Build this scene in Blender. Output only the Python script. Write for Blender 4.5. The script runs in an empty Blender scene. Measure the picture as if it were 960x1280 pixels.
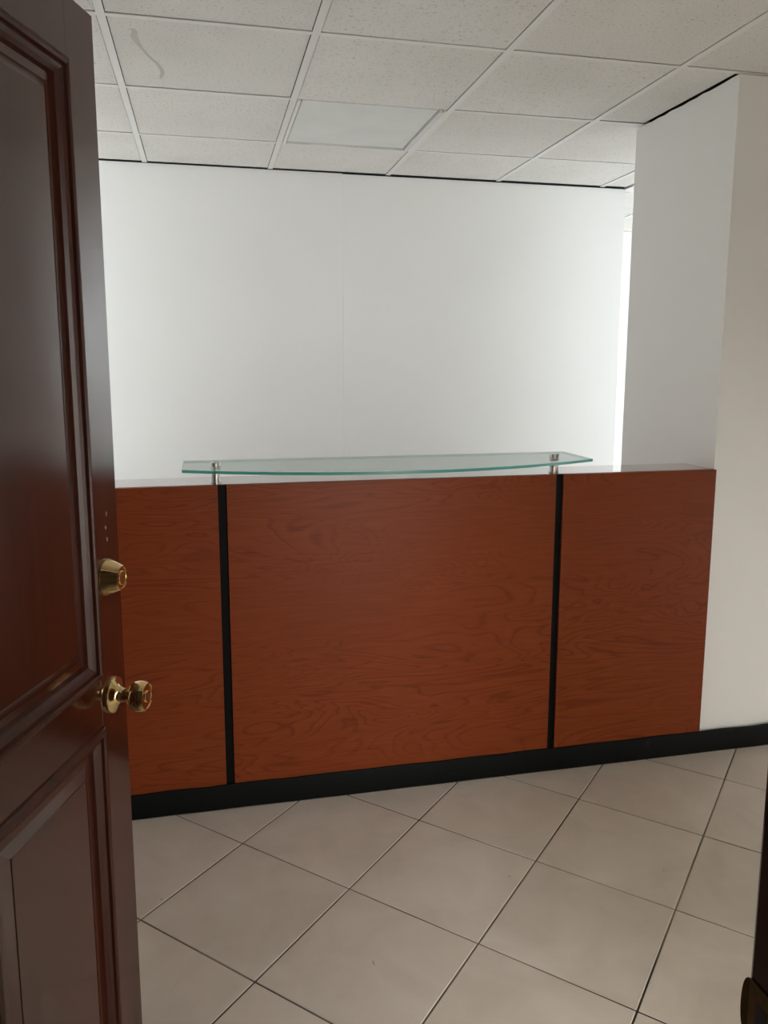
import bpy, bmesh, math, random
from mathutils import Vector, Matrix
random.seed(7)
scene = bpy.context.scene
COL = scene.collection

# ------------------------------------------------------------------ camera
F_PX, CX, CY = 983.88, 478.41, 603.91          # solved for a 960 x 1280 frame
YAW, PITCH, ROLL, CAM_H = 0.2207, 0.1512, 0.0013, 1.4618
cam_data = bpy.data.cameras.new('camera')
cam = bpy.data.objects.new('camera', cam_data)
COL.objects.link(cam)
fw = Vector((math.sin(YAW) * math.cos(PITCH), math.cos(YAW) * math.cos(PITCH), -math.sin(PITCH)))
rt = Vector((math.cos(YAW), -math.sin(YAW), 0))
up = rt.cross(fw)
rt2 = math.cos(ROLL) * rt + math.sin(ROLL) * up
up2 = -math.sin(ROLL) * rt + math.cos(ROLL) * up
cam.matrix_world = Matrix(((rt2.x, up2.x, -fw.x, 0), (rt2.y, up2.y, -fw.y, 0), (rt2.z, up2.z, -fw.z, CAM_H), (0, 0, 0, 1)))
cam_data.sensor_fit = 'VERTICAL'
cam_data.sensor_height = 32.0
cam_data.lens = F_PX * 32.0 / 1280.0
cam_data.shift_x = (480 - CX) / 1280.0
cam_data.shift_y = (CY - 640) / 1280.0
cam_data.clip_start = 0.02
scene.camera = cam

# ------------------------------------------------------------------ world, daylight portals, exposure
world = bpy.data.worlds.new('overcast_sky')
scene.world = world
world.use_nodes = True
bg = world.node_tree.nodes['Background']
bg.inputs['Color'].default_value = (0.925, 0.962, 1.0, 1)
bg.inputs['Strength'].default_value = 14.0


def portal(name, loc, rot, sx, sy):
    l = bpy.data.lights.new(name, 'AREA')
    l.shape = 'RECTANGLE'
    l.size, l.size_y = sx, sy
    l.cycles.is_portal = True
    o = bpy.data.objects.new(name, l)
    o.location = loc
    o.rotation_euler = rot
    COL.objects.link(o)
    return o


vs = scene.view_settings
vs.view_transform = 'Standard'
vs.look = 'None'
vs.exposure = 0.39
vs.gamma = 1.0
vs.use_curve_mapping = False
scene.cycles.max_bounces = 16
scene.cycles.diffuse_bounces = 10
scene.cycles.transparent_max_bounces = 16
scene.cycles.use_denoising = True
scene.cycles.caustics_reflective = False
scene.cycles.sample_clamp_indirect = 6.0

# ------------------------------------------------------------------ room dimensions (metres)
ZC = 2.4326                 # ceiling
YW = 4.197                  # back wall
YD = 2.4838                 # desk front
XR = 1.7936                 # wall end beside the desk
YSF, YSR = 2.500, 3.156     # front and rear of that wall end
XL = -0.72                  # left wall in front of the desk
XBL = -3.2                  # left wall of the space behind the desk
XBE = 2.335                 # free end of the back wall
YFAR = 5.55                 # far wall seen past that end
XRW = 4.9                   # right wall of the space behind the desk
XF = 3.4                    # right wall in front of the desk
PT = 0.12                   # partition thickness
YDW, TDW = 0.575, 0.125     # door wall: room-side face, thickness
XJL, XJR = -0.492, 0.484    # clear door opening
DOOR_H = 2.035
YH = -1.5                   # far end of the hall
XHL, XHR = -1.3, 0.62        # hall sides
WIN = (4.30, 5.30, 1.20, 2.00)     # rear side window: y0, y1, z0, z1
FILL_LWIN = (-3.10, -2.18, 0.25, 2.28)  # unseen window added to light the back wall from the left: x0, x1, z0, z1
FILL_RWIN = (3.65, 4.38, 0.30, 2.30)    # unseen window added to light the back wall from the right
FILL_FWIN = (0.95, 1.60, 0.03, 0.90)    # unseen side window, added and sized to light the front space
FILL_GWIN = (0.64, 0.96, 0.10, 1.85)    # unseen sidelight added to light the desk and floor: x0, x1, z0, z1


def side_portal(name, x, w, sign):
    portal(name, (x, (w[0] + w[1]) / 2, (w[2] + w[3]) / 2), (0, math.radians(90 * sign), 0), w[3] - w[2], w[1] - w[0])


side_portal('rear_window_portal', XRW + 0.13, WIN, 1)
side_portal('fill_front_portal', XF + 0.13, FILL_FWIN, 1)
portal('fill_sidelight_portal', ((FILL_GWIN[0] + FILL_GWIN[1]) / 2, YDW - TDW - 0.01, (FILL_GWIN[2] + FILL_GWIN[3]) / 2), (math.radians(90), 0, 0), FILL_GWIN[1] - FILL_GWIN[0], FILL_GWIN[3] - FILL_GWIN[2])
portal('fill_right_portal', ((FILL_RWIN[0] + FILL_RWIN[1]) / 2, YSF - 0.01, (FILL_RWIN[2] + FILL_RWIN[3]) / 2), (math.radians(90), 0, 0), FILL_RWIN[1] - FILL_RWIN[0], FILL_RWIN[3] - FILL_RWIN[2])
portal('fill_left_portal', ((FILL_LWIN[0] + FILL_LWIN[1]) / 2, YSF - 0.01, (FILL_LWIN[2] + FILL_LWIN[3]) / 2), (math.radians(90), 0, 0), FILL_LWIN[1] - FILL_LWIN[0], FILL_LWIN[3] - FILL_LWIN[2])


# ------------------------------------------------------------------ helpers
def tag(o, label=None, cat=None, group=None, kind=None):
    if label: o['label'] = label
    if cat: o['category'] = cat
    if group: o['group'] = group
    if kind: o['kind'] = kind
    return o


def empty(name, loc=(0, 0, 0), parent=None):
    o = bpy.data.objects.new(name, None)
    o.empty_display_size = 0.1
    o.location = loc
    COL.objects.link(o)
    if parent: o.parent = parent
    return o


def finish(bm, name, material, parent=None, smooth=False, bevel=0.0, seg=2):
    bmesh.ops.recalc_face_normals(bm, faces=bm.faces[:])
    me = bpy.data.meshes.new(name)
    bm.to_mesh(me)
    bm.free()
    o = bpy.data.objects.new(name, me)
    COL.objects.link(o)
    if material: me.materials.append(material)
    if parent: o.parent = parent
    if bevel:
        b = o.modifiers.new('bevel', 'BEVEL')
        b.width = bevel
        b.segments = seg
        b.limit_method = 'ANGLE'
        b.angle_limit = math.radians(40)
    if smooth:
        for p in me.polygons: p.use_smooth = True
        if smooth != 'all':
            me.set_sharp_from_angle(angle=math.radians(35))
    return o


def add_box(bm, x0, x1, y0, y1, z0, z1):
    v = [bm.verts.new(c) for c in ((x0, y0, z0), (x1, y0, z0), (x1, y1, z0), (x0, y1, z0), (x0, y0, z1), (x1, y0, z1), (x1, y1, z1), (x0, y1, z1))]
    for f in ((0, 3, 2, 1), (4, 5, 6, 7), (0, 1, 5, 4), (1, 2, 6, 5), (2, 3, 7, 6), (3, 0, 4, 7)):
        bm.faces.new([v[i] for i in f])
    return v


def box(name, x0, x1, y0, y1, z0, z1, m, parent=None, bevel=0.0):
    bm = bmesh.new()
    add_box(bm, x0, x1, y0, y1, z0, z1)
    return finish(bm, name, m, parent, bevel=bevel)


def boxes(name, lst, m, parent=None, bevel=0.0):
    bm = bmesh.new()
    for b in lst: add_box(bm, *b)
    return finish(bm, name, m, parent, bevel=bevel)


def prism(bm, pts, z0, z1):
    a = [bm.verts.new((x, y, z0)) for x, y in pts]
    b = [bm.verts.new((x, y, z1)) for x, y in pts]
    bm.faces.new(a[::-1])
    bm.faces.new(b)
    n = len(pts)
    for i in range(n):
        bm.faces.new((a[i], a[(i + 1) % n], b[(i + 1) % n], b[i]))


def lathe(name, prof, m, parent, seg=40, cap=True):
    """profile of (distance along local +Z, radius)"""
    bm = bmesh.new()
    rings = []
    for z, r in prof:
        if r < 1e-6:
            rings.append([bm.verts.new((0, 0, z))])
        else:
            rings.append([bm.verts.new((r * math.cos(2 * math.pi * k / seg), r * math.sin(2 * math.pi * k / seg), z)) for k in range(seg)])
    for a, b in zip(rings, rings[1:]):
        for k in range(seg):
            k2 = (k + 1) % seg
            if len(a) == 1 and len(b) == 1: continue
            if len(a) == 1: bm.faces.new((a[0], b[k], b[k2]))
            elif len(b) == 1: bm.faces.new((a[k], a[k2], b[0]))
            else: bm.faces.new((a[k], a[k2], b[k2], b[k]))
    if cap:
        for r in (rings[0], rings[-1]):
            if len(r) > 2: bm.faces.new(r)
    return finish(bm, name, m, parent, smooth=True)


# ------------------------------------------------------------------ materials
def mat(name, color=(0.8, 0.8, 0.8), rough=0.6, metallic=0.0, spec=0.5, coat=0.0, coat_rough=0.1):
    m = bpy.data.materials.new(name)
    m.use_nodes = True
    b = m.node_tree.nodes['Principled BSDF']
    b.inputs['Base Color'].default_value = (*color, 1)
    b.inputs['Roughness'].default_value = rough
    b.inputs['Metallic'].default_value = metallic
    b.inputs['Specular IOR Level'].default_value = spec
    b.inputs['Coat Weight'].default_value = coat
    b.inputs['Coat Roughness'].default_value = coat_rough
    return m


def nd(m, t, **kw):
    n = m.node_tree.nodes.new(t)
    for k, v in kw.items():
        if hasattr(n, k) and k not in n.inputs: setattr(n, k, v)
        else: n.inputs[k].default_value = v
    return n


def ln(m, a, ao, b, bi):
    m.node_tree.links.new(a.outputs[ao], b.inputs[bi])


def ramp(m, stops):
    r = m.node_tree.nodes.new('ShaderNodeValToRGB')
    e = r.color_ramp.elements
    while len(e) < len(stops): e.new(0.5)
    for i, (p, c) in enumerate(stops):
        e[i].position = p
        e[i].color = (*c, 1) if len(c) == 3 else c
    return r


def bsdf(m):
    return m.node_tree.nodes['Principled BSDF']


def coords(m, scale=(1, 1, 1), rot=(0, 0, 0), which='Object', loc=(0, 0, 0)):
    tc = nd(m, 'ShaderNodeTexCoord')
    mp = nd(m, 'ShaderNodeMapping')
    mp.inputs['Scale'].default_value = scale
    mp.inputs['Rotation'].default_value = rot
    mp.inputs['Location'].default_value = loc
    ln(m, tc, which, mp, 'Vector')
    return mp


def bump(m, src, out, strength, dist=0.002):
    b = nd(m, 'ShaderNodeBump')
    b.inputs['Strength'].default_value = strength
    b.inputs['Distance'].default_value = dist
    ln(m, src, out, b, 'Height')
    ln(m, b, 'Normal', bsdf(m), 'Normal')


def wall_paint(name, c):
    m = mat(name, c, 0.55, spec=0.35)
    mp = coords(m)
    n1 = nd(m, 'ShaderNodeTexNoise', Scale=1.7, Detail=3.0)
    ln(m, mp, 'Vector', n1, 'Vector')
    r = ramp(m, [(0.3, tuple(x * 0.975 for x in c)), (0.7, c)])
    ln(m, n1, 'Fac', r, 'Fac')
    ln(m, r, 'Color', bsdf(m), 'Base Color')
    n2 = nd(m, 'ShaderNodeTexNoise', Scale=140.0, Detail=2.0)
    ln(m, mp, 'Vector', n2, 'Vector')
    bump(m, n2, 'Fac', 0.12, 0.0015)
    return m


M_WALL = wall_paint('white_wall_paint', (0.88, 0.878, 0.868))
M_HALL = wall_paint('hall_wall_paint', (0.74, 0.70, 0.63))
M_DARK = mat('gap_shade_black', (0.02, 0.02, 0.02), 0.9)  # near-black colour standing in for the shade behind gaps
M_TEE = mat('white_grid_metal', (0.84, 0.84, 0.83), 0.5)
M_FIX = mat('white_fixture_metal', (0.80, 0.80, 0.79), 0.35)


def ceiling_tile_mat():
    m = mat('fissured_ceiling_tile', (0.8, 0.79, 0.76), 0.9, spec=0.1)
    mp = coords(m, which='Object')
    oi = nd(m, 'ShaderNodeObjectInfo')
    add = nd(m, 'ShaderNodeVectorMath', operation='MULTIPLY_ADD')
    add.inputs[1].default_value = (1, 1, 1)
    sc = nd(m, 'ShaderNodeVectorMath', operation='SCALE')
    sc.inputs['Scale'].default_value = 37.0
    comb = nd(m, 'ShaderNodeCombineXYZ')
    for k in 'XYZ': ln(m, oi, 'Random', comb, k)
    ln(m, comb, 'Vector', sc, 0)
    ln(m, mp, 'Vector', add, 0)
    ln(m, sc, 'Vector', add, 2)
    n = nd(m, 'ShaderNodeTexNoise', Scale=120.0, Detail=3.0, Roughness=0.6)
    ln(m, add, 'Vector', n, 'Vector')
    pits = ramp(m, [(0.31, (0.54, 0.52, 0.49)), (0.40, (0.82, 0.815, 0.80)), (0.75, (0.85, 0.845, 0.83))])
    ln(m, n, 'Fac', pits, 'Fac')
    big = nd(m, 'ShaderNodeTexNoise', Scale=2.2, Detail=3.0)
    ln(m, add, 'Vector', big, 'Vector')
    r2 = ramp(m, [(0.3, (0.93, 0.925, 0.91)), (0.65, (1, 1, 1))])
    ln(m, big, 'Fac', r2, 'Fac')
    mix = nd(m, 'ShaderNodeMix', data_type='RGBA', blend_type='MULTIPLY')
    mix.inputs['Factor'].default_value = 1
    m.node_tree.links.new(pits.outputs['Color'], mix.inputs[6])
    m.node_tree.links.new(r2.outputs['Color'], mix.inputs[7])
    m.node_tree.links.new(mix.outputs[2], bsdf(m).inputs['Base Color'])
    bump(m, n, 'Fac', 0.5, 0.002)
    return m


M_CT = ceiling_tile_mat()
M_STAIN = mat('grey_smear', (0.60, 0.59, 0.57), 0.9, spec=0.1)


def floor_tile_mat():
    m = mat('beige_ceramic', (0.45, 0.42, 0.37), 0.42, spec=0.45)
    mp = coords(m)
    oi = nd(m, 'ShaderNodeObjectInfo')
    comb = nd(m, 'ShaderNodeCombineXYZ')
    for k in 'XYZ': ln(m, oi, 'Random', comb, k)
    add = nd(m, 'ShaderNodeVectorMath', operation='MULTIPLY_ADD')
    add.inputs[1].default_value = (1, 1, 1)
    sc = nd(m, 'ShaderNodeVectorMath', operation='SCALE')
    sc.inputs['Scale'].default_value = 23.0
    ln(m, comb, 'Vector', sc, 0)
    ln(m, mp, 'Vector', add, 0)
    ln(m, sc, 'Vector', add, 2)
    n = nd(m, 'ShaderNodeTexNoise', Scale=5.0, Detail=6.0, Roughness=0.58, Distortion=0.6)
    ln(m, add, 'Vector', n, 'Vector')
    r = ramp(m, [(0.25, (0.47, 0.415, 0.355)), (0.5, (0.54, 0.48, 0.415)), (0.72, (0.585, 0.53, 0.465))])
    ln(m, n, 'Fac', r, 'Fac')
    tint = nd(m, 'ShaderNodeHueSaturation')
    mr = nd(m, 'ShaderNodeMapRange')
    mr.inputs['To Min'].default_value = 0.95
    mr.inputs['To Max'].default_value = 1.05
    ln(m, oi, 'Random', mr, 'Value')
    ln(m, mr, 'Result', tint, 'Value')
    ln(m, r, 'Color', tint, 'Color')
    # sparse dark scuffs
    n3 = nd(m, 'ShaderNodeTexNoise', Scale=26.0, Detail=2.0)
    ln(m, add, 'Vector', n3, 'Vector')
    r3 = ramp(m, [(0.205, (0.45, 0.42, 0.40)), (0.235, (1, 1, 1))])
    ln(m, n3, 'Fac', r3, 'Fac')
    mix = nd(m, 'ShaderNodeMix', data_type='RGBA', blend_type='MULTIPLY')
    mix.inputs['Factor'].default_value = 1
    m.node_tree.links.new(tint.outputs['Color'], mix.inputs[6])
    m.node_tree.links.new(r3.outputs['Color'], mix.inputs[7])
    m.node_tree.links.new(mix.outputs[2], bsdf(m).inputs['Base Color'])
    n2 = nd(m, 'ShaderNodeTexNoise', Scale=60.0, Detail=3.0)
    ln(m, add, 'Vector', n2, 'Vector')
    bump(m, n2, 'Fac', 0.05, 0.001)
    return m


M_FT = floor_tile_mat()


def grout_mat():
    m = mat('floor_grout', (0.12, 0.10, 0.085), 0.9, spec=0.1)
    mp = coords(m)
    n = nd(m, 'ShaderNodeTexNoise', Scale=2.6, Detail=3.0)
    ln(m, mp, 'Vector', n, 'Vector')
    r = ramp(m, [(0.36, (0.05, 0.042, 0.036)), (0.62, (0.24, 0.21, 0.18))])
    ln(m, n, 'Fac', r, 'Fac')
    ln(m, r, 'Color', bsdf(m), 'Base Color')
    return m


M_GROUT = grout_mat()


def cherry_mat(name, dark, mid, light, rough, seed=0.0, spec=0.5):
    """horizontal laminate grain (along X) with cathedral swirls"""
    m = mat(name, mid, rough, spec=spec)
    mp = coords(m, scale=(1.0, 1.0, 4.6), loc=(seed, seed * 0.7, seed * 1.3))
    warp = nd(m, 'ShaderNodeTexNoise', Scale=1.25, Detail=2.5, Roughness=0.5, Distortion=0.9)
    ln(m, mp, 'Vector', warp, 'Vector')
    ma = nd(m, 'ShaderNodeMath', operation='MULTIPLY')
    ma.inputs[1].default_value = 21.0
    ln(m, warp, 'Fac', ma, 0)
    fr = nd(m, 'ShaderNodeMath', operation='FRACT')
    ln(m, ma, 'Value', fr, 0)
    ring = ramp(m, [(0.0, (0.32, 0.32, 0.32)), (0.10, (0.55, 0.55, 0.55)), (0.75, (0.62, 0.62, 0.62)), (1.0, (0.32, 0.32, 0.32))])
    ln(m, fr, 'Value', ring, 'Fac')
    mp2 = coords(m, scale=(2.0, 2.0, 90.0), loc=(seed, 0, 0))
    fib = nd(m, 'ShaderNodeTexNoise', Scale=2.4, Detail=6.0, Roughness=0.7)
    ln(m, mp2, 'Vector', fib, 'Vector')
    mp3 = coords(m, scale=(1.0, 1.0, 5.0), loc=(seed, 2.0, 0))
    blot = nd(m, 'ShaderNodeTexNoise', Scale=1.1, Detail=3.0)
    ln(m, mp3, 'Vector', blot, 'Vector')
    # rings appear only in patches, fibres everywhere
    msk = ramp(m, [(0.36, (0.15, 0.15, 0.15)), (0.56, (0.95, 0.95, 0.95))])
    ln(m, blot, 'Fac', msk, 'Fac')
    mx = nd(m, 'ShaderNodeMix', data_type='FLOAT')
    mx.inputs[2].default_value = 0.56
    ln(m, msk, 'Color', mx, 0)
    ln(m, ring, 'Color', mx, 3)
    mixv = nd(m, 'ShaderNodeMath', operation='MULTIPLY_ADD')
    mixv.inputs[1].default_value = 0.75
    ln(m, fib, 'Fac', mixv, 0)
    sub = nd(m, 'ShaderNodeMath', operation='SUBTRACT')
    sub.inputs[1].default_value = 0.37
    ln(m, mx, 0, sub, 0)
    ln(m, sub, 'Value', mixv, 2)
    r = ramp(m, [(0.22, dark), (0.54, mid), (0.86, light)])
    ln(m, mixv, 'Value', r, 'Fac')
    ln(m, r, 'Color', bsdf(m), 'Base Color')
    bump(m, fib, 'Fac', 0.03, 0.0006)
    return m


M_CHERRY = cherry_mat('cherry_laminate', (0.108, 0.019, 0.0045), (0.180, 0.035, 0.0085), (0.235, 0.053, 0.015), 0.42, spec=0.16)
M_LEDGE = cherry_mat('cherry_ledge_laminate', (0.150, 0.040, 0.015), (0.215, 0.060, 0.022), (0.255, 0.078, 0.030), 0.10, 3.1, spec=0.5)
bsdf(M_LEDGE).inputs['Coat Weight'].default_value = 1.0
bsdf(M_LEDGE).inputs['Coat IOR'].default_value = 1.55
bsdf(M_LEDGE).inputs['Coat Roughness'].default_value = 0.05
M_BLACK = mat('black_strip', (0.005, 0.005, 0.005), 0.6, spec=0.1)


def black_base():
    m = mat('black_rubber_baseboard', (0.012, 0.013, 0.013), 0.6, spec=0.1)
    mp = coords(m)
    n = nd(m, 'ShaderNodeTexNoise', Scale=9.0, Detail=8.0, Roughness=0.75)
    ln(m, mp, 'Vector', n, 'Vector')
    r = ramp(m, [(0.62, (0.0045, 0.005, 0.005)), (0.74, (0.03, 0.03, 0.029)), (0.80, (0.12, 0.12, 0.115))])
    ln(m, n, 'Fac', r, 'Fac')
    ln(m, r, 'Color', bsdf(m), 'Base Color')
    return m


M_BASE = black_base()


def mahogany(name, axis):
    m = mat(name, (0.05, 0.012, 0.006), 0.4, spec=0.0, coat=1.0, coat_rough=0.13)
    bsdf(m).inputs['Coat IOR'].default_value = 1.8
    s = {'z': (28, 28, 1.1), 'x': (1.1, 28, 28)}[axis]
    mp = coords(m, scale=s)
    n = nd(m, 'ShaderNodeTexNoise', Scale=1.6, Detail=6.0, Roughness=0.6, Distortion=0.4)
    ln(m, mp, 'Vector', n, 'Vector')
    r = ramp(m, [(0.28, (0.026, 0.0050, 0.0018)), (0.55, (0.050, 0.0095, 0.0032)), (0.8, (0.072, 0.0145, 0.0052))])
    ln(m, n, 'Fac', r, 'Fac')
    ln(m, r, 'Color', bsdf(m), 'Base Color')
    mp2 = coords(m, scale=(3, 3, 1.2))
    n2 = nd(m, 'ShaderNodeTexNoise', Scale=2.4, Detail=3.0)
    ln(m, mp2, 'Vector', n2, 'Vector')
    mr = nd(m, 'ShaderNodeMapRange')
    mr.inputs['To Min'].default_value = 0.08
    mr.inputs['To Max'].default_value = 0.22
    ln(m, n2, 'Fac', mr, 'Value')
    ln(m, mr, 'Result', bsdf(m), 'Coat Roughness')
    bump(m, n, 'Fac', 0.04, 0.0008)
    return m


M_MOULD = mahogany('mahogany_moulding', 'z')
M_MOULD.node_tree.links.remove(bsdf(M_MOULD).inputs['Coat Roughness'].links[0])
bsdf(M_MOULD).inputs['Coat Roughness'].default_value = 0.34
bsdf(M_MOULD).inputs['Coat Weight'].default_value = 0.45
M_DOOR_V = mahogany('mahogany_upright_grain', 'z')
M_DOOR_H = mahogany('mahogany_cross_grain', 'x')


def brass(name, c, rough):
    m = mat(name, c, rough, 1.0)
    mp = coords(m, which='Object')
    n = nd(m, 'ShaderNodeTexNoise', Scale=45.0, Detail=3.0)
    ln(m, mp, 'Vector', n, 'Vector')
    mr = nd(m, 'ShaderNodeMapRange')
    mr.inputs['To Min'].default_value = rough * 0.7
    mr.inputs['To Max'].default_value = rough * 1.5
    ln(m, n, 'Fac', mr, 'Value')
    ln(m, mr, 'Result', bsdf(m), 'Roughness')
    return m


M_BRASS = brass('polished_brass', (0.80, 0.60, 0.30), 0.09)
M_OLDBRASS = brass('tarnished_brass', (0.17, 0.105, 0.04), 0.48)
M_STEEL = brass('brushed_steel', (0.44, 0.42, 0.39), 0.30)
M_KEYHOLE = mat('keyway_black', (0.01, 0.01, 0.01), 0.5)
M_ALU = mat('window_aluminium', (0.75, 0.76, 0.77), 0.4, 0.3)


def glass_mat(name, tint, frost, frost_col=(0.8, 0.92, 0.9), gloss=0.06):
    """thin architectural glass: clear transmission with fresnel gloss, part frosted scatter"""
    m = bpy.data.materials.new(name)
    m.use_nodes = True
    nt = m.node_tree
    nt.nodes.remove(nt.nodes['Principled BSDF'])
    out = nt.nodes['Material Output']
    tr = nd(m, 'ShaderNodeBsdfTransparent')
    tr.inputs['Color'].default_value = (*tint, 1)
    tl = nd(m, 'ShaderNodeBsdfTranslucent')
    tl.inputs['Color'].default_value = (*frost_col, 1)
    df = nd(m, 'ShaderNodeBsdfDiffuse')
    df.inputs['Color'].default_value = (*frost_col, 1)
    sc = nd(m, 'ShaderNodeMixShader')
    sc.inputs['Fac'].default_value = 0.5
    ln(m, tl, 'BSDF', sc, 1)
    ln(m, df, 'BSDF', sc, 2)
    mx = nd(m, 'ShaderNodeMixShader')
    mx.inputs['Fac'].default_value = frost
    ln(m, tr, 'BSDF', mx, 1)
    ln(m, sc, 'Shader', mx, 2)
    gl = nd(m, 'ShaderNodeBsdfGlossy')
    gl.inputs['Roughness'].default_value = gloss
    fr = nd(m, 'ShaderNodeFresnel')
    fr.inputs['IOR'].default_value = 1.45
    fm = nd(m, 'ShaderNodeMixShader')
    geo = nd(m, 'ShaderNodeNewGeometry')              # gloss on the entry face only: no false total reflection on leaving the sheet
    inv = nd(m, 'ShaderNodeMath', operation='SUBTRACT')
    inv.inputs[0].default_value = 1.0
    ln(m, geo, 'Backfacing', inv, 1)
    mul = nd(m, 'ShaderNodeMath', operation='MULTIPLY')
    ln(m, fr, 'Fac', mul, 0)
    ln(m, inv, 'Value', mul, 1)
    ln(m, mul, 'Value', fm, 'Fac')
    ln(m, mx, 'Shader', fm, 1)
    ln(m, gl, 'BSDF', fm, 2)
    ln(m, fm, 'Shader', out, 'Surface')
    return m


M_GLASS = glass_mat('green_tinted_glass', (0.93, 0.985, 0.98), 0.45, (0.82, 0.98, 0.95))
M_GLASS_EDGE = glass_mat('green_glass_edge', (0.10, 0.42, 0.36), 0.6, (0.09, 0.40, 0.34), 0.35)
M_WARMPANE = glass_mat('light_warming_glass', (0.955, 0.93, 0.885), 0.0)  # pane tint added to warm the daylight entering the front
M_PANE = glass_mat('window_pane_glass', (0.96, 0.98, 0.98), 0.0)


def diffuser_mat():
    m = mat('milky_acrylic_diffuser', (0.70, 0.74, 0.74), 0.35, spec=0.5)
    mp = coords(m)
    n = nd(m, 'ShaderNodeTexNoise', Scale=6.0, Detail=2.0)
    ln(m, mp, 'Vector', n, 'Vector')
    r = ramp(m, [(0.3, (0.74, 0.77, 0.765)), (0.7, (0.80, 0.83, 0.82))])
    ln(m, n, 'Fac', r, 'Fac')
    ln(m, r, 'Color', bsdf(m), 'Base Color')
    return m


M_DIFF = diffuser_mat()

# ------------------------------------------------------------------ floor
FX, FY, FS, FTH = 0.3514, 1.9901, 0.3984, 0.7909
floor = box('floor', XBL, XRW, YH, YFAR, -0.10, -0.0022, M_GROUT)
tag(floor, 'beige ceramic tile floor laid diagonally with dark grout', 'floor', kind='structure')


def clip_poly(poly, rect):
    x0, x1, y0, y1 = rect
    for ax, lim, sg in ((0, x0, 1), (0, x1, -1), (1, y0, 1), (1, y1, -1)):
        out = []
        for i in range(len(poly)):
            a, b = poly[i], poly[(i + 1) % len(poly)]
            da, db = sg * (a[ax] - lim), sg * (b[ax] - lim)
            if da >= 0: out.append(a)
            if (da >= 0) != (db >= 0):
                t = da / (da - db)
                out.append((a[0] + t * (b[0] - a[0]), a[1] + t * (b[1] - a[1])))
        poly = out
        if len(poly) < 3: return []
    return poly


def area(poly):
    return abs(sum(poly[i][0] * poly[(i + 1) % len(poly)][1] - poly[(i + 1) % len(poly)][0] * poly[i][1] for i in range(len(poly)))) / 2


U2 = Vector((math.cos(FTH), math.sin(FTH)))
V2 = Vector((math.sin(FTH), -math.cos(FTH)))
G = 0.0025                                     # half the joint width
full_tile = None
rects = [(XL, XF, YDW, 2.470), (XBL, XBE, 3.16, YW - 0.002), (XBL, -0.6, YSF + PT, 3.16), (XR + PT, XRW, YSF + PT, 3.16), (XBE, XRW, 3.16, YFAR), (XHL, XHR, YH, YDW - TDW), (XJL, XJR, YDW - TDW, YDW)]
for rc in rects:
    for u in range(-16, 16):
        for v in range(-16, 16):
            o2 = Vector((FX, FY)) + U2 * (u * FS) + V2 * (v * FS)
            sq = [o2 + U2 * a + V2 * b for a, b in ((G, G), (FS - G, G), (FS - G, FS - G), (G, FS - G))]
            sq = [(q.x, q.y) for q in sq]
            cl = clip_poly(sq, rc)
            if not cl or area(cl) < 4e-4: continue
            c = o2 + (U2 + V2) * (FS / 2)
            if area(cl) > area(sq) - 1e-6 and full_tile:
                t = full_tile.copy()
                COL.objects.link(t)
            else:
                bm = bmesh.new()
                prism(bm, [(x - c.x, y - c.y) for x, y in cl], -0.008, 0.0)
                t = finish(bm, 'floor_tile', M_FT, floor, bevel=0.0012, seg=1)
                if area(cl) > area(sq) - 1e-6: full_tile = t
            t.parent = floor
            t.location = (c.x, c.y, random.uniform(-0.0003, 0.0003))

# ------------------------------------------------------------------ ceiling: slab painted dark for the shade above, lay-in tiles, white tee grid
ceiling = box('ceiling', XBL - 0.12, XRW + 0.12, YDW - TDW, YFAR + 0.12, ZC + 0.09, ZC + 0.16, M_DARK)
tag(ceiling, 'suspended ceiling of white fissured tiles in a metal grid', 'ceiling', kind='structure')
X0, WC, DC = -0.2539, 0.61, 0.6036
R1 = YW - 0.4866
xs = [X0 + WC * k for k in range(-5, 10)]
ys = [R1 + DC * 4] + [R1 + DC * k for k in range(3, -7, -1)]
LIGHT = (X0 + WC, X0 + 2 * WC, R1 - DC, R1)
Y2, Y3 = R1 - DC, R1 - 2 * DC
REGIONS = [(XL, XF, YDW, Y3), (XL, XR + 0.010, Y3, Y2), (XBL, XL, Y3 + 0.118, Y2), (XR + PT + 0.003, XRW, YSF + PT + 0.003, Y2), (XBL, XBE + 0.004, Y2, YW - 0.003), (XBE + 0.004, XRW, Y2, YFAR)]


def cut(xa, xb, ya, yb):
    for r in REGIONS:
        a, b, c, d = max(xa, r[0]), min(xb, r[1]), max(ya, r[2]), min(yb, r[3])
        if b - a > 0.012 and d - c > 0.012: yield a, b, c, d


gx = [XBL - 0.1] + xs + [XRW + 0.1]
for j in range(len(ys) - 1):
    for i in range(len(gx) - 1):
        if abs(gx[i] - LIGHT[0]) < 0.01 and abs(ys[j + 1] - LIGHT[2]) < 0.01: continue
        for xa, xb, ya, yb in cut(gx[i], gx[i + 1], ys[j + 1], ys[j]):
            bm = bmesh.new()
            hx, hy = (xb - xa) / 2 - 0.0145, (yb - ya) / 2 - 0.0125
            ext = 0.0135 if abs(gx[i] - LIGHT[0]) < 0.01 and abs(ys[j] - LIGHT[2]) < 0.01 else 0.0      # this tile butts the light
            add_box(bm, -hx, hx, -hy, hy + ext, 0, 0.015)
            t = finish(bm, 'ceiling_tile', M_CT, ceiling)
            t.location = ((xa + xb) / 2, (ya + yb) / 2, ZC + 0.0015 + random.uniform(0, 0.0012))
            t.rotation_euler = (random.uniform(-0.0012, 0.0012), random.uniform(-0.0012, 0.0012), 0)
            if abs(xa - X0) < 0.01 and abs(yb - Y2) < 0.01: stained = t
TW = 0.0122
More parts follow.
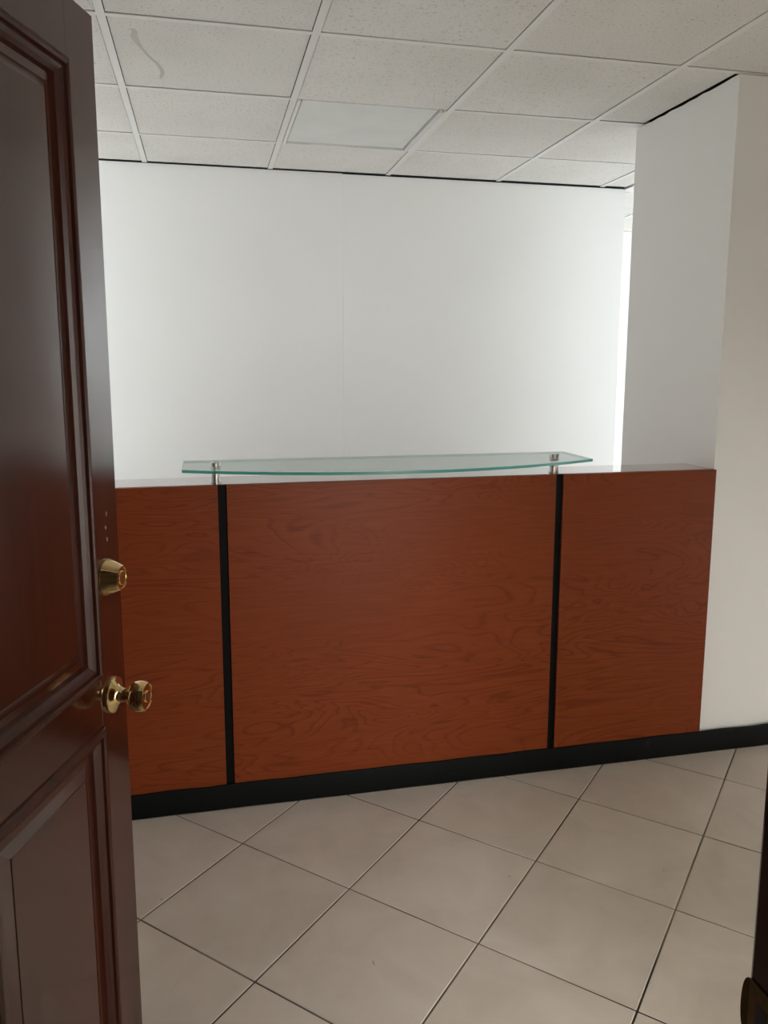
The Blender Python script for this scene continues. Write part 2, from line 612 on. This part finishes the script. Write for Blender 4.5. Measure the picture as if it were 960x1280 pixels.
for x in xs:
    for r in REGIONS:
        if r[0] + 0.013 < x < r[1] - 0.013:
            a, b = r[2], r[3]
            boxes('main_tee', [(x - TW, x + TW, a, b, ZC - 0.0012, ZC + 0.0008), (x - 0.001, x + 0.001, a, b, ZC + 0.0008, ZC + 0.034)], M_TEE, ceiling)
for y in ys:
    for i in range(len(gx) - 1):
        if abs(gx[i] - LIGHT[0]) < 0.01 and abs(y - LIGHT[2]) < 0.01: continue      # the fixture butts the tile here
        for xa, xb, ya, yb in cut(gx[i], gx[i + 1], y - 0.015, y):
            if xb - xa < 0.03: continue
            a = xa + TW if abs(xa - gx[i]) < 0.001 else xa
            b = xb - TW if abs(xb - gx[i + 1]) < 0.001 else xb
            boxes('cross_tee', [(a, b, y - TW * 0.8, y + TW * 0.8, ZC - 0.0006, ZC + 0.001), (a, b, y - 0.001, y + 0.001, ZC + 0.001, ZC + 0.034)], M_TEE, ceiling)

# grey smear on one tile
smear = [(-0.177, 2.592, 0.010), (-0.170, 2.618, 0.012), (-0.176, 2.652, 0.015), (-0.172, 2.690, 0.013), (-0.161, 2.735, 0.008), (-0.150, 2.780, 0.007), (-0.137, 2.822, 0.007), (-0.121, 2.862, 0.008), (-0.110, 2.905, 0.010), (-0.107, 2.945, 0.011), (-0.112, 2.985, 0.010), (-0.118, 3.005, 0.004)]
bm = bmesh.new()
prev = None
for k, (x, y, w) in enumerate(smear):
    q = smear[min(k + 1, len(smear) - 1)]
    o_ = smear[max(k - 1, 0)]
    d = Vector((q[0] - o_[0], q[1] - o_[1])).normalized()
    nn = Vector((-d.y, d.x)) * (w * 0.62)
    row = [bm.verts.new((x + s * nn.x - stained.location.x, y + s * nn.y - stained.location.y, zz)) for s in (-1, 1) for zz in (-0.0006, 0.0004)]
    if prev:
        for a, b in ((0, 1), (1, 3), (3, 2), (2, 0)):
            bm.faces.new((prev[a], prev[b], row[b], row[a]))
    prev = row
st = finish(bm, 'smear', M_STAIN, stained)
st['label'] = 'grey curved smear on the tile'

# ------------------------------------------------------------------ unlit light panel in the grid
lx0, lx1, ly0, ly1 = LIGHT
fix = empty('ceiling_light', ((lx0 + lx1) / 2, (ly0 + ly1) / 2, ZC))
tag(fix, 'square unlit ceiling light panel with milky diffuser set in the tile grid', 'ceiling light')
fx_, fy_ = (lx1 - lx0) / 2, (ly1 - ly0) / 2
box('housing', -fx_ + 0.014, fx_ - 0.014, -fy_ + 0.006, fy_ - 0.014, 0.012, 0.075, M_DARK, fix)  # painted dark so the gaps beside the trim read as shade
box('diffuser', -fx_ + 0.032, fx_ - 0.049, -fy_ + 0.001, fy_ - 0.036, -0.001, 0.003, M_DIFF, fix)
# stepped trim on three sides
box('trim_rail', -fx_ + 0.0145, -fx_ + 0.028, -fy_ + 0.002, fy_ - 0.0125, -0.006, 0.012, M_FIX, fix, bevel=0.001)
box('trim_rail', fx_ - 0.044, fx_ - 0.032, -fy_ + 0.002, fy_ - 0.034, -0.010, 0.012, M_FIX, fix, bevel=0.001)
box('trim_rail', fx_ - 0.027, fx_ - 0.0165, -fy_ + 0.002, fy_ - 0.0125, -0.006, 0.012, M_FIX, fix, bevel=0.001)
box('trim_rail', -fx_ + 0.028, fx_ - 0.032, fy_ - 0.032, fy_ - 0.014, -0.010, 0.012, M_FIX, fix, bevel=0.001)
for k in (-0.17, 0.14):
    box('latch', k - 0.012, k + 0.012, fy_ - 0.0345, fy_ - 0.0318, -0.010, 0.0, M_ALU, fix)

# ------------------------------------------------------------------ walls
wb = box('wall_back', XBL - 0.12, XBE - 0.001, YW + 0.012, YW + 0.10, -0.05, ZC - 0.014, M_WALL)
tag(wb, 'long white wall behind the reception desk', 'wall', kind='structure')
box('plaster_panel', XBL, 0.7265, YW + 0.002, YW + 0.012, -0.05, ZC - 0.0035, M_WALL, wb)
box('plaster_panel', 0.7265, XBE, YW - 0.0008, YW + 0.012, -0.05, ZC - 0.0065, M_WALL, wb, bevel=0.001)
box('dark_blocker', XBL, XBE - 0.001, YW + 0.014, YW + 0.10, ZC - 0.0138, ZC + 0.089, M_DARK, wb)  # dark strip added to block leaking light and darken the gap
wfar = boxes('wall_far', [(1.4, XRW + 0.12, YFAR, YFAR + 0.12, -0.05, ZC + 0.09), (1.4, 1.5, YW + 0.10, YFAR, -0.05, ZC + 0.09)], M_WALL)
tag(wfar, 'bright white wall glimpsed past the free end of the back wall', 'wall', kind='structure')


def side_wall(name, x, sign, w, ya, yb, label):
    xa, xb = (x, x + 0.12) if sign > 0 else (x - 0.12, x)
    zt = ZC + 0.09
    return tag(boxes(name, [(xa, xb, ya, w[0], -0.05, zt), (xa, xb, w[1], yb, -0.05, zt), (xa, xb, w[0], w[1], -0.05, w[2]), (xa, xb, w[0], w[1], w[3], zt)], M_WALL), label, 'wall', kind='structure')


tag(box('wall_left', XL - 0.12, XL, YDW, YSF, -0.05, ZC + 0.09, M_WALL), 'white side wall left of the room behind the open door', 'wall', kind='structure')
tag(box('wall_left_rear', XBL - 0.12, XBL, YSF, YW + 0.012, -0.05, ZC + 0.09, M_WALL), 'white side wall far left of the space behind the desk', 'wall', kind='structure')

# wall end beside the desk (an L-shaped partition), with a slightly ragged top edge under the ceiling
bm = bmesh.new()
npt = 16
loop = [(XR, YSF + (YSR - YSF) * k / npt) for k in range(npt + 1)] + [(XR + PT, YSR), (XR + PT, YSF + PT), (XF + 0.12, YSF + PT), (XF + 0.12, YSF)]
vb = [bm.verts.new((x, y, -0.05)) for x, y in loop]
vt = [bm.verts.new((x, y, ZC - 0.006 + random.uniform(-0.002, 0.002))) for x, y in loop]
for k in range(len(loop)):
    k2 = (k + 1) % len(loop)
    bm.faces.new((vb[k], vb[k2], vt[k2], vt[k]))
ft = bm.faces.new(vt)
fb = bm.faces.new(vb[::-1])
bmesh.ops.triangulate(bm, faces=[ft, fb])
ws = finish(bm, 'wall_middle', M_WALL)
tag(ws, 'white wall end at the right of the reception desk', 'wall', kind='structure')

# matching wall end left of the desk (out of sight behind the open door)
wsl = boxes('wall_middle_left', [(XBL, FILL_LWIN[0], YSF, YSF + PT, -0.05, ZC - 0.011), (FILL_LWIN[1], -0.575, YSF, YSF + PT, -0.05, ZC - 0.011),
                                 (FILL_LWIN[0], FILL_LWIN[1], YSF, YSF + PT, -0.05, FILL_LWIN[2]), (FILL_LWIN[0], FILL_LWIN[1], YSF, YSF + PT, FILL_LWIN[3], ZC - 0.011), (XBL, XL - 0.121, YSF, YSF + PT, ZC - 0.011, ZC + 0.09)], M_WALL)
tag(wsl, 'white partition with an added window left of the reception desk', 'wall', kind='structure')

xa, xb = XF + 0.121, XRW + 0.12
tag(boxes('wall_middle_right', [(xa, FILL_RWIN[0], YSF, YSF + PT, -0.05, ZC + 0.09), (FILL_RWIN[1], xb, YSF, YSF + PT, -0.05, ZC + 0.09), (FILL_RWIN[0], FILL_RWIN[1], YSF, YSF + PT, -0.05, FILL_RWIN[2]),
                                (FILL_RWIN[0], FILL_RWIN[1], YSF, YSF + PT, FILL_RWIN[3], ZC + 0.09)], M_WALL), 'white partition with an added window right of the space behind the desk', 'wall', kind='structure')
side_wall('wall_right', XRW, 1, WIN, YSF + PT, YFAR, 'white side wall with a window behind the desk')
side_wall('wall_right_front', XF, 1, FILL_FWIN, YDW - TDW, YSF, 'white side wall with an added window in front of the desk')

# door wall
wd = boxes('wall_front', [(XHL, XJL - 0.035, YDW - TDW, YDW, -0.05, ZC + 0.09), (XJR + 0.035, FILL_GWIN[0], YDW - TDW, YDW, -0.05, ZC + 0.09), (FILL_GWIN[1], XF, YDW - TDW, YDW, -0.05, ZC + 0.09),
                          (FILL_GWIN[0], FILL_GWIN[1], YDW - TDW, YDW, -0.05, FILL_GWIN[2]), (FILL_GWIN[0], FILL_GWIN[1], YDW - TDW, YDW, FILL_GWIN[3], ZC + 0.09),
                          (XJL - 0.035, XJR + 0.035, YDW - TDW, YDW, DOOR_H + 0.045, ZC + 0.09)], M_WALL)
tag(wd, 'white wall with the doorway the camera looks through', 'wall', kind='structure')

# hall the photograph is taken from
hl = box('wall_hall_left', XHL - 0.12, XHL, YH, YDW - TDW, -0.05, ZC, M_HALL)
tag(hl, 'hall side wall left of the doorway', 'wall', kind='structure')
hr = box('wall_hall_right', XHR - 0.06, XHR, YH, YDW - TDW, -0.05, ZC, M_HALL)
tag(hr, 'hall side wall right of the doorway', 'wall', kind='structure')
hb = box('wall_hall_back', XHL - 0.12, XHR, YH - 0.12, YH, -0.05, ZC, M_HALL)
tag(hb, 'plain hall end wall behind the camera', 'wall', kind='structure')
hc = box('ceiling_hall', XHL - 0.12, XHR, YH - 0.12, YDW - TDW, ZC, ZC + 0.1, M_WALL)
tag(hc, 'plain white hall ceiling', 'ceiling', kind='structure')

# windows
def side_window(name, x, sign, w, label, glass):
    o = empty(name, (x, (w[0] + w[1]) / 2, w[2]))
    tag(o, label, 'window', kind='structure')
    wy, wz = (w[1] - w[0]) / 2, w[3] - w[2]
    xa, xb = sorted((0.05 * sign, 0.09 * sign))
    f = 0.04
    boxes('window_frame', [(xa, xb, -wy, -wy + f, 0, wz), (xa, xb, wy - f, wy, 0, wz), (xa, xb, -wy + f, wy - f, 0, f),
                           (xa, xb, -wy + f, wy - f, wz - f, wz), (xa, xb, -f / 2, f / 2, f, wz - f)], M_ALU, o, bevel=0.002)
    pa, pb = sorted((0.067 * sign, 0.073 * sign))
    box('pane', pa, pb, -wy + f, -f / 2, f, wz - f, glass, o)
    box('pane', pa, pb, f / 2, wy - f, f, wz - f, glass, o)


side_window('window_1', XRW, 1, WIN, 'wide side window right of the space behind the desk', M_PANE)
side_window('fill_window_3', XF, 1, FILL_FWIN, 'unseen side window added to light the space in front of the desk', M_WARMPANE)


def fill_window(name, y, w, label, glass, f, mid):
    o = empty(name, ((w[0] + w[1]) / 2, y, w[2]))
    tag(o, label, 'window', kind='structure')
    hx, hz = (w[1] - w[0]) / 2, w[3] - w[2]
    fr = [(-hx, -hx + f, -0.09, -0.05, 0, hz), (hx - f, hx, -0.09, -0.05, 0, hz), (-hx + f, hx - f, -0.09, -0.05, 0, f), (-hx + f, hx - f, -0.09, -0.05, hz - f, hz)]
    if mid: fr.append((-f / 2, f / 2, -0.09, -0.05, f, hz - f))
    boxes('window_frame', fr, M_ALU, o, bevel=0.002)
    for a, b in (((-hx + f, -f / 2), (f / 2, hx - f)) if mid else ((-hx + f, hx - f),)):
        box('pane', a, b, -0.073, -0.067, f, hz - f, glass, o)


fill_window('fill_window_2', YSF + PT, FILL_LWIN, 'unseen window added left of the reception desk to light the long white wall', M_PANE, 0.04, True)
fill_window('fill_window_4', YDW, FILL_GWIN, 'narrow unseen sidelight added right of the doorway to light the room', M_WARMPANE, 0.02, False)
fill_window('fill_window_5', YSF + PT, FILL_RWIN, 'unseen window added right of the space behind the desk to light the back wall', M_PANE, 0.03, False)


# ------------------------------------------------------------------ black baseboard, one run along desk and wall
def base_run(name, x0, x1, y, hgt, label):
    bm = bmesh.new()
    n = 60
    prof = [(0.0, 0.0), (-0.011, 0.0), (-0.0105, 0.012), (-0.0085, hgt - 0.006), (-0.006, hgt), (0.0, hgt)]
    rows = []
    for k in range(n + 1):
        x = x0 + (x1 - x0) * k / n
        wob = 0.0012 * math.sin(k * 1.7) + random.uniform(-0.0007, 0.0007)
        rows.append([bm.verts.new((x, y + dy + (wob if dy < -0.001 else 0), z + (wob if z > hgt * 0.7 else 0))) for dy, z in prof])
    for a, b in zip(rows, rows[1:]):
        for k in range(len(prof)):
            k2 = (k + 1) % len(prof)
            bm.faces.new((a[k], a[k2], b[k2], b[k]))
    bm.faces.new(rows[0])
    bm.faces.new(rows[-1][::-1])
    o = finish(bm, name, M_BASE, smooth=True)
    return tag(o, label, 'baseboard', kind='structure')


ZP = 0.081
base_run('baseboard_front', XL, XF, YD, ZP, 'black scuffed baseboard along the desk and the wall beside it')

# ------------------------------------------------------------------ reception desk
ZT = 1.0835
XG1, XG2 = 0.0417, 1.1834
GW = 0.0135
desk = empty('reception_desk', ((XG1 + XG2) / 2, YD, 0))
tag(desk, 'cherry laminate reception desk with black seams and a glass transaction shelf', 'reception desk')
dx = -(XG1 + XG2) / 2
XDL = -0.573
for a, b in ((XDL, XG1 - GW), (XG1 + GW, XG2 - GW), (XG2 + GW, XR - 0.001)):
    box('front_panel', a + dx, b + dx, 0.0, 0.019, ZP - 0.004, ZT, M_CHERRY, desk, bevel=0.0007)
for g in (XG1, XG2):
    s = box('seam_strip', g - GW + dx, g + GW + dx, 0.008, 0.019, ZP - 0.004, ZT - 0.001, M_BLACK, desk)
    s['label'] = 'recessed black strip'
box('core_panel', XDL + dx, XR - 0.001 + dx, 0.0192, 0.034, 0.004, ZT - 0.026, M_CHERRY, desk)
LD = 0.195
box('ledge', XDL + dx, XR - 0.0015 + dx, 0.0192, LD, ZT - 0.025, ZT + 0.0002, M_LEDGE, desk, bevel=0.0007)
box('back_panel', XDL + dx, XR - 0.002 + dx, LD - 0.03, LD - 0.012, 0.755, ZT - 0.026, M_CHERRY, desk)
box('worktop', XDL + dx, XR - 0.002 + dx, 0.036, 0.66, 0.725, 0.753, M_CHERRY, desk, bevel=0.001)
for x in (XDL, XG1 - 0.009, XG2 - 0.009, XR - 0.02):
    box('support_panel', x + dx, x + 0.018 + dx, 0.036, 0.62, 0.002, 0.723, M_CHERRY, desk)

# glass shelf with a bowed front edge, on two steel standoffs
GZ0, GZ1 = ZT + 0.0445, ZT + 0.0535
gx0, gx1 = -0.078, 1.296
back_y, end_y, bow_y = 2.704, 2.470, 2.305
npt = 28
front = []
for k in range(npt + 1):
    t = k / npt
    front.append((gx0 + (gx1 - gx0) * t, end_y - (end_y - bow_y) * (1 - (2 * t - 1) ** 2)))
outline = front + [(gx1, back_y), (gx0, back_y)]
bm = bmesh.new()
prism(bm, [(x + dx, y - YD) for x, y in outline], GZ0, GZ1)
bm.normal_update()
for f in bm.faces:
    f.material_index = 0 if abs(f.normal.z) > 0.5 else 1
g = finish(bm, 'glass_shelf', M_GLASS, desk, bevel=0.0)
g.data.materials.append(M_GLASS_EDGE)
g['label'] = 'pale green glass shelf with a bowed front edge'
for px in (0.024, 1.187):
    so = lathe('standoff', [(0, 0.0175), (0.004, 0.0175), (0.004, 0.0145), (GZ0 - ZT - 0.003, 0.0145), (GZ0 - ZT - 0.003, 0.016), (GZ0 - ZT - 0.0003, 0.016)], M_STEEL, desk)
    so.location = (px + dx, 2.545 - YD, ZT + 0.0002)
    cp = lathe('cap', [(0, 0.016), (0.009, 0.016), (0.0115, 0.0145), (0.012, 0.0)], M_STEEL, so)
    cp.location = (0, 0, GZ1 - ZT + 0.0003)

# ------------------------------------------------------------------ open door: local X runs from the hinge to the latch edge, local -Y is the face in view
DW, DT = 0.96, 0.042
b_ = math.radians(19.75)
tvec = Vector((math.sin(b_), math.cos(b_), 0))
latch = Vector((-0.1651, 1.4909, 0))
hinge = latch - tvec * DW
door = empty('door_1', (hinge.x, hinge.y, 0.0))
door.rotation_euler = (0, 0, math.atan2(tvec.y, tvec.x))
tag(door, 'open dark mahogany panel door with brass knob and deadbolt', 'door', kind='structure')
# face in view lies on local y = 0, door body on +y
ZB = 0.008
SW = 0.095
cols = [(SW, 0.442), (DW - 0.442, DW - SW)]            # openings, measured either way (symmetric)
rows_z = [(0.19, 0.815), (0.912, 1.934)]
box('stile', 0.0, SW, 0, DT, ZB, DOOR_H, M_DOOR_V, door, bevel=0.0015)
box('stile', DW - SW, DW, 0, DT, ZB, DOOR_H, M_DOOR_V, door, bevel=0.0015)
for z0, z1 in ((ZB, 0.19), (0.815, 0.912), (1.934, DOOR_H)):
    box('rail', SW, DW - SW, 0, DT, z0, z1, M_DOOR_H, door)
for z0, z1 in rows_z:
    box('mullion', cols[0][1], cols[1][0], 0, DT, z0, z1, M_DOOR_V, door)


def sweep_frame(name, x0, x1, z0, z1, prof, m, parent, flip):
    """profile of (inset from the opening edge, height above the face); mitred round the opening"""
    bm = bmesh.new()
    rings = []
    for ins, h in prof:
        y = (DT + h) if flip else -h
        rings.append([bm.verts.new(c) for c in ((x0 + ins, y, z0 + ins), (x1 - ins, y, z0 + ins), (x1 - ins, y, z1 - ins), (x0 + ins, y, z1 - ins))])
    n = len(rings)
    for i in range(n):
        a, b = rings[i], rings[(i + 1) % n]
        for k in range(4):
            bm.faces.new((a[k], a[(k + 1) % 4], b[(k + 1) % 4], b[k]))
    return finish(bm, name, m, parent)


MOULD = [(-0.004, 0.0002), (-0.003, 0.003), (0.001, 0.0065), (0.006, 0.0075), (0.010, 0.0055), (0.012, 0.001), (0.016, 0.002), (0.022, -0.001), (0.028, -0.006), (0.032, -0.0128), (0.006, -0.0128), (-0.001, 0.0002)]
for x0, x1 in cols:
    for z0, z1 in rows_z:
        bm = bmesh.new()
        for side in (0, 1):
            def Y(h): return (DT + h) if side else -h
            rr = []
            for ins, h in ((0.0, -0.013), (0.046, -0.011), (0.064, -0.0045), (0.065, -0.003)):
                rr.append([bm.verts.new(c) for c in ((x0 + ins, Y(h), z0 + ins), (x1 - ins, Y(h), z0 + ins), (x1 - ins, Y(h), z1 - ins), (x0 + ins, Y(h), z1 - ins))])
            for a, b in zip(rr, rr[1:]):
                for k in range(4):
                    bm.faces.new((a[k], a[(k + 1) % 4], b[(k + 1) % 4], b[k]))
            bm.faces.new(rr[-1])
            if side == 0: outer0 = rr[0]
            else:
                for k in range(4):
                    bm.faces.new((outer0[k], outer0[(k + 1) % 4], rr[0][(k + 1) % 4], rr[0][k]))
        finish(bm, 'panel', M_DOOR_V, door)
        sweep_frame('moulding', x0, x1, z0, z1, MOULD, M_MOULD, door, False)
        sweep_frame('moulding', x0, x1, z0, z1, MOULD, M_MOULD, door, True)

KX, KZ, BX, BZ = DW - 0.053, 0.862, DW - 0.053, 1.083


def on_face(o, x, z, rear=False):
    o.location = (x, DT if rear else 0.0, z)
    o.rotation_euler = (math.radians(-90 if rear else 90), 0, 0)


ROSE = [(0.0, 0.0335), (0.003, 0.0335), (0.006, 0.0325), (0.0085, 0.028), (0.0105, 0.0215), (0.014, 0.0165), (0.019, 0.0135), (0.024, 0.0125), (0.030, 0.0125), (0.033, 0.0145), (0.0365, 0.0205),
        (0.0395, 0.0245), (0.045, 0.0272), (0.052, 0.0282), (0.060, 0.0276), (0.0655, 0.0255), (0.0672, 0.0243), (0.0672, 0.0225), (0.0655, 0.0215), (0.0655, 0.0)]
for rear in (False, True):
    k = lathe('door_knob', ROSE, M_BRASS, door, seg=48)
    on_face(k, KX, KZ, rear)
    k['label'] = 'polished brass round knob'
    if not rear:
        cy_ = lathe('key_cylinder', [(0, 0.0105), (0.0018, 0.0105), (0.0024, 0.0098), (0.0024, 0)], M_BRASS, k, seg=32)
        cy_.location = (0, 0, 0.0655)
        box('keyway', -0.0012, 0.0012, -0.0055, 0.0045, 0.0678, 0.0683, M_KEYHOLE, k)
DEAD = [(0, 0.0335), (0.0025, 0.0335), (0.0045, 0.0328), (0.0285, 0.0225), (0.0305, 0.0212), (0.0305, 0.0195), (0.0288, 0.0188), (0.0288, 0)]
d = lathe('deadbolt', DEAD, M_BRASS, door, seg=48)
on_face(d, BX, BZ)
d['label'] = 'polished brass deadbolt'
cy_ = lathe('key_cylinder', [(0, 0.0125), (0.0015, 0.0125), (0.002, 0.0118), (0.002, 0)], M_BRASS, d, seg=32)
cy_.location = (0, 0, 0.0288)
box('keyway', -0.0012, 0.0012, -0.006, 0.005, 0.0307, 0.0311, M_KEYHOLE, d)
tp = lathe('thumb_plate', [(0, 0.030), (0.004, 0.030), (0.006, 0.026), (0.006, 0)], M_BRASS, door)
on_face(tp, BX, BZ, True)
box('thumb_turn', -0.005, 0.005, -0.018, 0.018, 0.006, 0.020, M_BRASS, tp, bevel=0.002)
box('latch_plate', DW - 0.0003, DW + 0.0012, DT / 2 - 0.0125, DT / 2 + 0.0125, KZ - 0.028, KZ + 0.028, M_OLDBRASS, door)
box('bolt_plate', DW - 0.0003, DW + 0.0012, DT / 2 - 0.0125, DT / 2 + 0.0125, BZ - 0.028, BZ + 0.028, M_OLDBRASS, door)
for z in (0.25, 1.02, 1.80):
    hg = lathe('hinge', [(0, 0.006), (0.095, 0.006), (0.099, 0.0035), (0.1, 0)], M_OLDBRASS, door, seg=16)
    hg.location = (-0.0065, -0.004, z)

# pale scuffs on the latch stile above the deadbolt
M_SCUFF = mat('pale_scuff', (0.16, 0.12, 0.11), 0.6, spec=0.2)
for sx, sz, rw, rh in ((0.041, 1.196, 0.003, 0.0055), (0.046, 1.172, 0.0035, 0.0045), (0.043, 1.150, 0.0045, 0.005)):
    bm = bmesh.new()
    n = 12
    pts = [(rw * math.cos(2 * math.pi * k / n) * random.uniform(0.6, 1.0), rh * math.sin(2 * math.pi * k / n) * random.uniform(0.7, 1.0)) for k in range(n)]
    prism(bm, pts, 0.0, 0.00025)
    o = finish(bm, 'scuff_mark', M_SCUFF, door)
    on_face(o, DW - sx, sz)

# ------------------------------------------------------------------ door frame
trim = empty('trim_1', (0, YDW, 0))
tag(trim, 'dark mahogany door frame with a tarnished brass strike plate', 'door frame', kind='structure')
YB = -TDW - 0.006
YF = -0.004
box('jamb', XJL - 0.034, XJL - 0.009, YB, YF, 0.001, DOOR_H + 0.044, M_DOOR_V, trim, bevel=0.0015)
box('jamb', XJR, XJR + 0.034, YB, YF, 0.001, DOOR_H + 0.044, M_DOOR_V, trim, bevel=0.002)
box('head', XJL - 0.009, XJR, YB, YF, DOOR_H + 0.012, DOOR_H + 0.044, M_DOOR_H, trim, bevel=0.0015)
box('door_stop', XJR - 0.011, XJR, YB + 0.01, YF - 0.046, 0.001, DOOR_H + 0.011, M_DOOR_V, trim, bevel=0.001)
box('door_stop', XJL - 0.009, XJL + 0.002, YB + 0.01, YF - 0.046, 0.001, DOOR_H + 0.011, M_DOOR_V, trim, bevel=0.001)
for ya, yb in ((YB - 0.016, YB - 0.0005), (0.0005, 0.014)):
    box('casing', XJR + 0.014, XJR + 0.085, ya, yb, 0.001, DOOR_H + 0.10, M_DOOR_V, trim, bevel=0.003)
    box('casing', XJL - 0.094, XJL - 0.023, ya, yb, 0.001, DOOR_H + 0.10, M_DOOR_V, trim, bevel=0.003)
    box('casing', XJL - 0.023, XJR + 0.014, ya, yb, DOOR_H + 0.03, DOOR_H + 0.10, M_DOOR_H, trim, bevel=0.003)


def strike_plate(z):
    """plate on the inner jamb face with a lip curling out past the room-side edge"""
    bm = bmesh.new()
    hh = 0.029
    n = 14
    outer, inner = [], []
    pts = []
    # plate outline in (y, z): straight rear edge, rounded lip at the front
    for k in range(n + 1):
        a = -math.pi / 2 + math.pi * k / n
        pts.append((YF - 0.002 + 0.008 * math.cos(a) ** 0.7 if math.cos(a) > 1e-6 else YF - 0.002, z + hh * math.sin(a)))
    pts += [(YF - 0.034, z + hh), (YF - 0.034, z - hh)]
    hole = [(YF - 0.026, z - 0.012), (YF - 0.012, z - 0.012), (YF - 0.012, z + 0.012), (YF - 0.026, z + 0.012)]

    def xoff(y):           # the lip bends away from the jamb, into the opening
        return XJR - 0.0018 - max(0.0, y - (YF - 0.004)) * 0.22
    a = [bm.verts.new((xoff(y), y, zz)) for y, zz in pts]
    b = [bm.verts.new((xoff(y) + 0.0016, y, zz)) for y, zz in pts]
    bm.faces.new(a)
    bm.faces.new(b[::-1])
    m_ = len(pts)
    for k in range(m_):
        bm.faces.new((a[k], b[k], b[(k + 1) % m_], a[(k + 1) % m_]))
    bmesh.ops.triangulate(bm, faces=bm.faces[:])
    o = finish(bm, 'strike_plate', M_OLDBRASS, trim)
    o['label'] = 'tarnished brass strike plate'
    box('bolt_hole', XJR - 0.0022, XJR - 0.0017, YF - 0.026, YF - 0.012, z - 0.012, z + 0.012, M_KEYHOLE, o)
    for s in (-1, 1):
        sc_ = lathe('screw', [(0, 0.0035), (0.0006, 0.003), (0.0008, 0)], M_OLDBRASS, o, seg=14)
        sc_.location = (XJR - 0.0018, YF - 0.019, z + s * 0.021)
        sc_.rotation_euler = (0, math.radians(-90), 0)


strike_plate(KZ)
